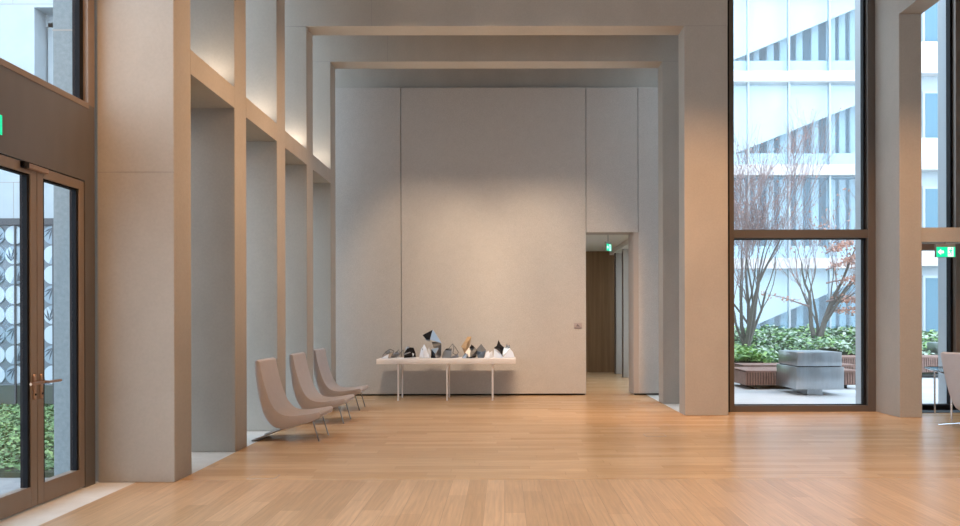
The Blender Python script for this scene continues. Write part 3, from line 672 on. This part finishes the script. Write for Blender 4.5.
# steel block
def steel_block(label, x0, x1, y0, y1, s=1.0):
    r = thing('steel_block', label, 'outdoor block', ((x0 + x1) / 2, (y0 + y1) / 2, -0.02), group='steel blocks on the terrace')
    w, d = (x1 - x0) / 2, (y1 - y0) / 2
    MB().bbox(-w, w, -d, d, 0.12, 0.56, 'block_steel', 0.008, 2).build('lower_box', r)
    MB().bbox(-w + 0.03, w - 0.03, -d + 0.03, d - 0.03, 0.575, 0.85, 'block_steel', 0.008, 2).build('upper_box', r)
    b = MB(); b.box(-w + 0.05, w - 0.05, -d + 0.05, d - 0.05, 0.55, 0.58, 'gasket'); b.build('shadow_joint', r)
    MB().bbox(-w * 0.45, w * 0.2, -d * 0.8, d * 0.6, 0.0, 0.125, 'block_steel', 0.006, 1).build('foot', r)
steel_block('two tier brushed steel block in front of the planting bed', 5.72, 6.66, 15.66, 16.80)
steel_block('small steel block glimpsed through the aisle glazing', 11.65, 12.25, 21.3, 22.1)
def bench(label, x0, x1, y0, y1, z0, z1):
    r = thing('slatted_bench', label, 'bench', ((x0 + x1) / 2, (y0 + y1) / 2, -0.02), group='slatted benches on the terrace')
    w, d = (x1 - x0) / 2, (y1 - y0) / 2
    b = MB(); b.box(-w + 0.03, w - 0.03, -d + 0.03, d - 0.03, z0, z1 - 0.05, 'slat_gap')
    x = -w
    while x < w - 0.02: b.box(x, min(x + 0.034, w), -d, -d + 0.035, z0, z1 - 0.005, 'slat'); x += 0.056
    b.box(-w, -w + 0.03, -d + 0.036, d, z0, z1 - 0.005, 'slat'); b.build('slat_body', r)
    b = MB(); y = -d + 0.036
    b.box(-w, w, -d - 0.002, -d + 0.034, z1 - 0.035, z1, 'slat')
    while y < d: b.box(-w, w, y, min(y + 0.06, d), z1 - 0.03, z1, 'slat'); y += 0.07
    b.build('seat', r)
    for sx in (-1, 1): MB().box(sx * (w - 0.25) - 0.04, sx * (w - 0.25) + 0.04, -d + 0.18, d - 0.18, 0, z0 + 0.01, 'gasket').build('leg', r)
bench('brown slatted bench left of the steel block', 5.15, 7.6, 17.05, 18.35, 0.09, 0.40)
bench('brown slatted bench directly against the planting bed, behind the steel block', 5.55, 8.2, 18.62, 19.5, 0.10, 0.43)
bench('brown slatted bench right of the steel block', 8.50, 13.4, 20.2, 21.1, 0.14, 0.54)

# planting bed
random.seed(4)
BX0, BX1, BY0, BY1 = 3.9, 17.5, 19.6, 29.0
def bedh(x, y):
    t_ = max(0.0, min(1.0, (y - BY0) / 4.5))
    h = 0.34 + 0.62 * t_
    if (x > 8.2 and y < 21.25) or (11.4 < x < 12.5 and y < 22.35): return -0.06
    if x > 10.8: h -= 0.12
    return h + 0.07 * math.sin(2.1 * x + 0.7 * y) + 0.05 * math.sin(3.7 * x - 2.3 * y)
b = MB(); NX, NY = 60, 40; vs_, fs = [], []
for j in range(NY + 1):
    for i in range(NX + 1):
        x = BX0 + (BX1 - BX0) * i / NX; y = BY0 + (BY1 - BY0) * j / NY
        vs_.append((x, y, bedh(x, y) if 0 < i < NX and 0 < j < NY else -0.02))
for j in range(NY):
    for i in range(NX): a = j * (NX + 1) + i; fs.append((a, a + 1, a + NX + 2, a + NX + 1))
b.poly(vs_, fs, 'soil', True); struct(b.build('planting_bed', fix=False), 'raised soil bed behind the benches', 'planting bed')
def leaves(name, pts, label, cat, sz=(0.05, 0.11), keys=('leaf_a', 'leaf_b', 'leaf_c', 'leaf_d'), kind=None, parent=None, tilt=0.8):
    b = MB()
    for (p, k) in pts:
        s = random.uniform(*sz); a = random.uniform(0, 2 * PI); nrm = Vector((random.uniform(-tilt, tilt), random.uniform(-tilt, tilt), 1)).normalized()
        u = nrm.orthogonal().normalized(); u = Matrix.Rotation(a, 3, nrm) @ u; w = nrm.cross(u)
        P = Vector(p)
        b.poly([P - u * s, P + w * s * 0.55 + nrm * s * 0.12, P + u * s, P - w * s * 0.55 + nrm * s * 0.12], [(0, 1, 2), (0, 2, 3)], k)
    o = b.build(name, parent, fix=False)
    if kind: tag(o, label, cat, None, kind)
    return o
pts = []
for _ in range(26000):
    x = random.uniform(BX0 + 0.1, BX1 - 0.1); y = BY0 + 0.1 + (BY1 - BY0 - 0.2) * random.random() ** 1.6
    z = bedh(x, y)
    if z < 0: continue
    z += random.uniform(0.0, 0.22) * random.random()
    lime = (x < 6.6 and y < 23.0)
    r_ = random.random()
    if lime: k = 'leaf_b' if r_ < 0.62 else ('leaf_d' if r_ < 0.85 else 'leaf_a')
    else: k = 'leaf_c' if r_ < 0.38 else ('leaf_a' if r_ < 0.72 else ('leaf_d' if r_ < 0.92 else 'leaf_b'))
    pts.append(((x, y, z), k))
leaves('ground_cover', pts, 'dense evergreen ground cover filling the bed outside the window', 'ground cover', (0.045, 0.105), kind='stuff')

# trees
def grow(b, p, d, r0, length, depth, tips, k_thick, k_thin, spread, up, minr=0.004):
    segs = 3; pts_, rr = [p.copy()], [r0]; q = p.copy(); dd = d.copy()
    for i in range(segs):
        dd = (dd + Vector((random.uniform(-.16, .16), random.uniform(-.16, .16), up * 0.10))).normalized()
        q = q + dd * (length / segs); pts_.append(q.copy()); rr.append(max(minr, r0 * (1 - 0.40 * (i + 1) / segs)))
    b.tube(pts_, rr, k_thick if r0 > 0.018 else k_thin, 6 if r0 > 0.03 else (4 if r0 > 0.012 else 3), False)
    if depth == 0:
        tips.append((q.copy(), dd.copy())); return
    nchild = random.choice((2, 3, 3)) if depth > 1 else 3
    for c_ in range(nchild):
        t_ = 1.0 if c_ == 0 else random.uniform(0.35, 1.0)
        idx = min(segs, int(t_ * segs + 0.5)); base = pts_[idx]
        az = random.uniform(0, 2 * PI); s = spread * random.uniform(0.6, 1.25) * (0.45 if c_ == 0 else 1)
        o = dd.orthogonal().normalized(); o = Matrix.Rotation(az, 3, dd) @ o
        nd = (dd + o * s + Vector((0, 0, up * 0.22))).normalized()
        grow(b, base, nd, max(minr, rr[idx] * (0.82 if c_ == 0 else 0.62)), length * random.uniform(0.64, 0.86), depth - 1, tips, k_thick, k_thin, spread, up, minr)
def tree(label, loc, seed, stems, length, depth, r0, spread, up):
    random.seed(seed)
    r = thing('multi_stem_tree', label, 'tree', loc)
    b = MB(); tips = []
    for (dx, dy, sc) in stems:
        d = Vector((dx, dy, 1)).normalized()
        grow(b, Vector((dx * 0.22, dy * 0.22, -0.15)), d, r0 * sc, length * (0.8 + 0.3 * sc), depth, tips, 'bark', 'twig', spread, up)
    b.build('branches', r, fix=False)
    return r, tips
r1, tips1 = tree('bare multi-stem tree in the bed at the left of the window', (6.66, 22.0, 0.90), 11,
    [(-0.13, 0.1, 0.9), (-0.03, -0.12, 1.1), (0.07, 0.1, 1.0), (0.19, -0.05, 0.95), (0.34, 0.1, 0.7), (-0.30, 0.0, 0.6)], 1.55, 6, 0.062, 0.60, 0.75)
b = []
random.seed(5)
for p_, d_ in tips1:
    if random.random() < 0.35: b.append((p_ + Vector((random.uniform(-.05, .05), random.uniform(-.05, .05), random.uniform(-.05, .05))), 'russet2'))
leaves('buds', b, None, None, (0.018, 0.035), parent=r1, tilt=3)
r2, tips2 = tree('multi-stem tree holding russet leaves at the right of the window', (9.42, 24.0, 0.95), 23,
    [(-0.32, 0.1, 0.9), (0.14, -0.1, 1.15), (-0.02, 0.2, 0.6), (0.34, 0.0, 0.6)], 1.35, 5, 0.082, 0.62, 0.6)
# long low side branches with russet leaf clusters
b = MB(); random.seed(9); lp = []
for (z0, dx, dz, L_) in ((1.05, 1.0, 0.22, 1.15), (1.6, 1.0, 0.25, 1.2), (0.75, 1.0, 0.12, 1.3), (2.0, 1.0, 0.40, 1.0), (0.9, -1.0, 0.35, 1.4), (2.5, 1.0, 0.5, 0.8)):
    p0 = Vector((0.25 * (1 if dx > 0 else -1), 0, z0)); q = p0.copy(); pts_ = [q.copy()]; d = Vector((dx, random.uniform(-.3, .3), dz)).normalized()
    for i in range(5):
        q = q + d * (L_ / 5); d = (d + Vector((0, random.uniform(-.15, .15), random.uniform(-.12, .10)))).normalized(); pts_.append(q.copy())
        if i > 0:
            nl = 46 if dx > 0 else 9
            for _ in range(nl): lp.append((q + Vector((random.gauss(0, .13), random.gauss(0, .16), random.gauss(-0.02, .06))), random.choice(('russet', 'russet2', 'russet2'))))
    b.tube(pts_, [0.03, 0.026, 0.022, 0.016, 0.011, 0.006], 'twig', 5, False)
b.build('side_branches', r2, fix=False)
for p_, d_ in tips2:
    if p_.x > 0.2 and random.random() < 0.55 or random.random() < 0.12: lp.append((p_, 'russet2'))
leaves('leaves', lp, None, None, (0.035, 0.07), parent=r2, tilt=2.5)

# glazed building opposite
YF = 32.0
bl = thing('glazed_building', 'glazed office building with white floor bands across the garden', 'building', (0, YF, 0))
X0, X1 = 2.0, 15.4
bands = [3.68, 7.40, 11.12, 14.84]
for z in bands: MB().bbox(X0, X1, -0.25, 0.35, z - 0.21, z + 0.21, 'slab', 0.01, 1).build('floor_band', bl)
x = 9.776 - 1.628 * 4
while x < X1: MB().box(x - 0.035, x + 0.035, -0.10, 0.08, 0, 18.5, 'mullion').build('mullion', bl); x += 1.628
prev = 0
for z in bands + [18.5]:
    MB().box(X0, X1, 0.0, 0.02, prev + (0.2 if prev else 0), z - 0.2, 'facade_glass').build('glass_front', bl)
    if prev: MB().box(X0, X1, 0.12, 0.14, prev + 0.2, prev + 0.72, 'parapet').build('parapet', bl)
    prev = z
MB().box(X0, X1, 1.5, 1.7, 0, 18.5, 'inner').build('inner_wall', bl)
for za, zb, k_ in ((0.02, 3.5, 'curtain_low'), (3.9, 7.2, 'curtain'), (7.6, 10.9, 'curtain'), (11.3, 18.3, 'curtain')):
    b = MB(); random.seed(2); x = X0 + 0.1
    while x < X1 - 0.3:
        w_ = random.uniform(0.22, 0.42); b.bbox(x, x + w_, 0.75 + random.uniform(0, .2), 1.0, za, zb, k_, 0.05, 2); x += w_ + random.uniform(0.10, 0.34)
    b.build('curtains', bl)
def white_fill(z0, x0, slope, ztop, xa=X0, xb=X1):
    MB().prism([(xa, max(z0 + slope * (xa - x0), ztop - 3.5)), (x0, z0), (xb, z0 + slope * (xb - x0)), (xb, max(ztop, z0 + slope * (xb - x0) + .05)), (xa, ztop)], 0.30, 0.42, 'white_fill').build('stair_sky_panel', bl)
white_fill(1.14, 9.96, 0.43, 3.47); white_fill(8.10, 9.2, 0.40, 10.9); 
MB().prism([(X0, 11.95), (9.3, 11.95), (15.4, 14.5), (15.4, 14.62), (X0, 14.62)], 0.30, 0.42, 'white_fill').build('stair_sky_panel', bl)  # white sheet painted in for sky reflected in the top-storey glass
MB().box(X0, X1, 0.30, 0.42, 15.05, 18.4, 'white_fill').build('stair_sky_panel', bl)  # same painted sky reflection, carried on above the last band
for z in (7.75, 11.45): MB().prism([(13.0, z), (X1, z), (X1, z + 0.95)], 0.25, 0.29, 'white_fill').build('stair_sky_panel', bl)
# white wing at the right of it
wg = thing('white_wing', 'white building wing with balcony bands seen through the aisle glazing', 'building', (0, 31.2, 0))
MB().box(15.4, 34, 0, 0.6, 0, 18.5, 'facade_white').build('wall', wg)
for z in bands:
    MB().bbox(15.4, 34, -0.4, 0.02, z - 0.18, z + 0.20, 'slab', 0.01, 1).build('floor_band', wg)
    MB().bbox(15.4, 34, -0.36, -0.28, z + 0.20, z + 1.05, 'white_fill', 0.01, 1).build('parapet', wg)
for z in [0.2] + bands:
    for x in (16.45, 20.0, 23.5, 27.0):
        fr = MB(); fr.box(x - 0.1, x + 1.5, -0.04, 0.02, z + 0.3, z + 2.95, 'mullion'); fo = fr.build('window', wg)
        pn = MB(); pn.box(x, x + 0.65, -0.06, -0.03, z + 0.4, z + 2.85, 'inner'); pn.box(x + 0.75, x + 1.4, -0.06, -0.03, z + 0.4, z + 2.85, 'inner'); pn.build('pane', fo)

# ================================================================== OUTSIDE, LEFT COURTYARD
g_ = MB(); g_.box(-30, -3.96, -6, 24, -0.30, -0.02, 'court_paving'); struct(g_.build('courtyard'), 'grey courtyard paving outside the glass doors', 'paving')
b = MB(); b.bbox(-4.275, -3.955, 7.60, 8.2, -0.02, 9.0, 'pier_stone', 0.006, 1); b.box(-4.275, -3.955, 7.597, 7.603, 4.24, 4.255, 'joint')
tag(b.build('outdoor_pier'), 'rough grey stone pier just outside the glass doors', 'pier')
lw = thing('courtyard_building', 'white clad courtyard building seen through the left glazing', 'building', (0, 17.0, 0))
wm = MB()
wm.box(-30, -9.95, 0, 0.5, -0.02, 14, 'facade_white'); wm.box(-8.0, -6.0, 0, 0.5, -0.02, 14, 'facade_white')
wm.box(-9.95, -8.0, 0, 0.5, -0.02, 4.9, 'facade_white'); wm.box(-9.95, -8.0, 0, 0.5, 8.13, 14, 'facade_white'); wm.box(-10.2, -7.8, 0.5, 0.6, 4.7, 8.4, 'facade_white')
for z in (4.42, 8.20, 12.0): wm.box(-30, -6.0, -0.002, 0.003, z - 0.008, z + 0.008, 'joint')
for z0, z1 in ((4.42, 8.2),): pass
wm.box(-10.406, -10.394, -0.002, 0.003, -0.02, 4.42, 'joint'); wm.box(-10.41, -10.398, -0.002, 0.003, 8.2, 12, 'joint'); wm.box(-12.6, -12.588, -0.002, 0.003, 0, 14, 'joint')
wm.build('wall', lw)
fr = MB(); fr.box(-9.90, -9.66, 0.42, 0.5, 4.9, 7.95, 'facade_white'); fr.box(-9.95, -8.0, 0.42, 0.5, 7.86, 8.13, 'facade_white'); fr.box(-9.68, -9.63, 0.38, 0.5, 4.9, 7.9, 'mullion'); fo = fr.build('window', lw)
MB().box(-9.63, -8.0, 0.45, 0.48, 4.9, 7.86, 'far_glass').build('pane', fo)
# circle screen
sc = thing('circle_screen', 'garden screen of pale discs with leaf strokes behind the hedge', 'screen', (-8.287, 13.6, 0))
MB().box(-5.2, 1.6, 0.02, 0.05, 0.40, 3.11, 'screen').build('panel', sc)
MB().box(-5.2, 1.6, 0.02, 0.06, -0.02, 0.39, 'base_panel').build('base_panel', sc)
MB().box(-5.2, 1.6, -0.05, 0.06, 3.11, 3.22, 'screen_dark').build('top_rail', sc)
for k in range(-7, 3):
    if k % 1 == 0: MB().box(k * 0.647 - 0.014, k * 0.647 + 0.014, -0.03, 0.0, -0.02, 3.12, 'screen_dark').build('post', sc)
random.seed(21)
for i in range(-8, 5):
    for j in range(8):
        cx_, cz_ = i * 0.3235 - 0.02, 0.40 + 0.17 + j * 0.339; r_ = 0.158
        b = MB(); b.prism([(cx_ + r_ * math.cos(2 * PI * q / 28), cz_ + r_ * math.sin(2 * PI * q / 28)) for q in range(28)], -0.004, 0.02, 'disc')
        if random.random() < 0.72:
            a0 = random.choice((0, PI, -0.4, 2.7, 0.5))
            b.prism([(cx_ + r_ * math.cos(a0 - PI / 2 + PI * q / 14), cz_ + r_ * math.sin(a0 - PI / 2 + PI * q / 14)) for q in range(15)], -0.006, -0.003, 'disc_mid')
            ox, oz = cx_ - 0.75 * r_ * math.sin(a0), cz_ + 0.75 * r_ * math.cos(a0) * -1
            for q in range(4):
                aa = a0 + R(22 + 26 * q) * 1.0; l_ = r_ * (1.45 if q in (1, 2) else 1.15)
                ex, ez = ox + l_ * math.cos(aa), oz + l_ * math.sin(aa); dx, dz = ex - cx_, ez - cz_; dd = math.hypot(dx, dz)
                if dd > r_ * 0.96: ex, ez = cx_ + dx / dd * r_ * 0.96, cz_ + dz / dd * r_ * 0.96
                nx_, nz_ = -math.sin(aa) * 0.014, math.cos(aa) * 0.014; mx_, mz_ = (ox + ex) / 2, (oz + ez) / 2
                b.prism([(ox, oz), (mx_ + nx_, mz_ + nz_), (ex, ez), (mx_ - nx_, mz_ - nz_)], -0.009, -0.006, 'disc_dark')
        b.build('disc', sc)
# hedge / ground cover in the courtyard
pts = []; random.seed(8)
for _ in range(32000):
    x = random.uniform(-11.5, -4.35); y = random.uniform(7.75, 13.3)
    if x > -4.9 and y < 8.6 and x > -4.35: continue
    r_ = random.random(); pts.append(((x, y, random.uniform(0.02, 0.11)), 'lawn_a' if r_ < .55 else ('lawn_b' if r_ < .85 else 'leaf_d')))
b = MB(); b.box(-11.6, -4.34, 7.72, 13.3, -0.02, 0.03, 'soil'); struct(b.build('courtyard_bed'), 'low planted soil bed outside the glass doors', 'planting bed')
leaves('hedge', pts, 'low green hedge planting outside the glass doors', 'hedge', (0.022, 0.045), kind='stuff')
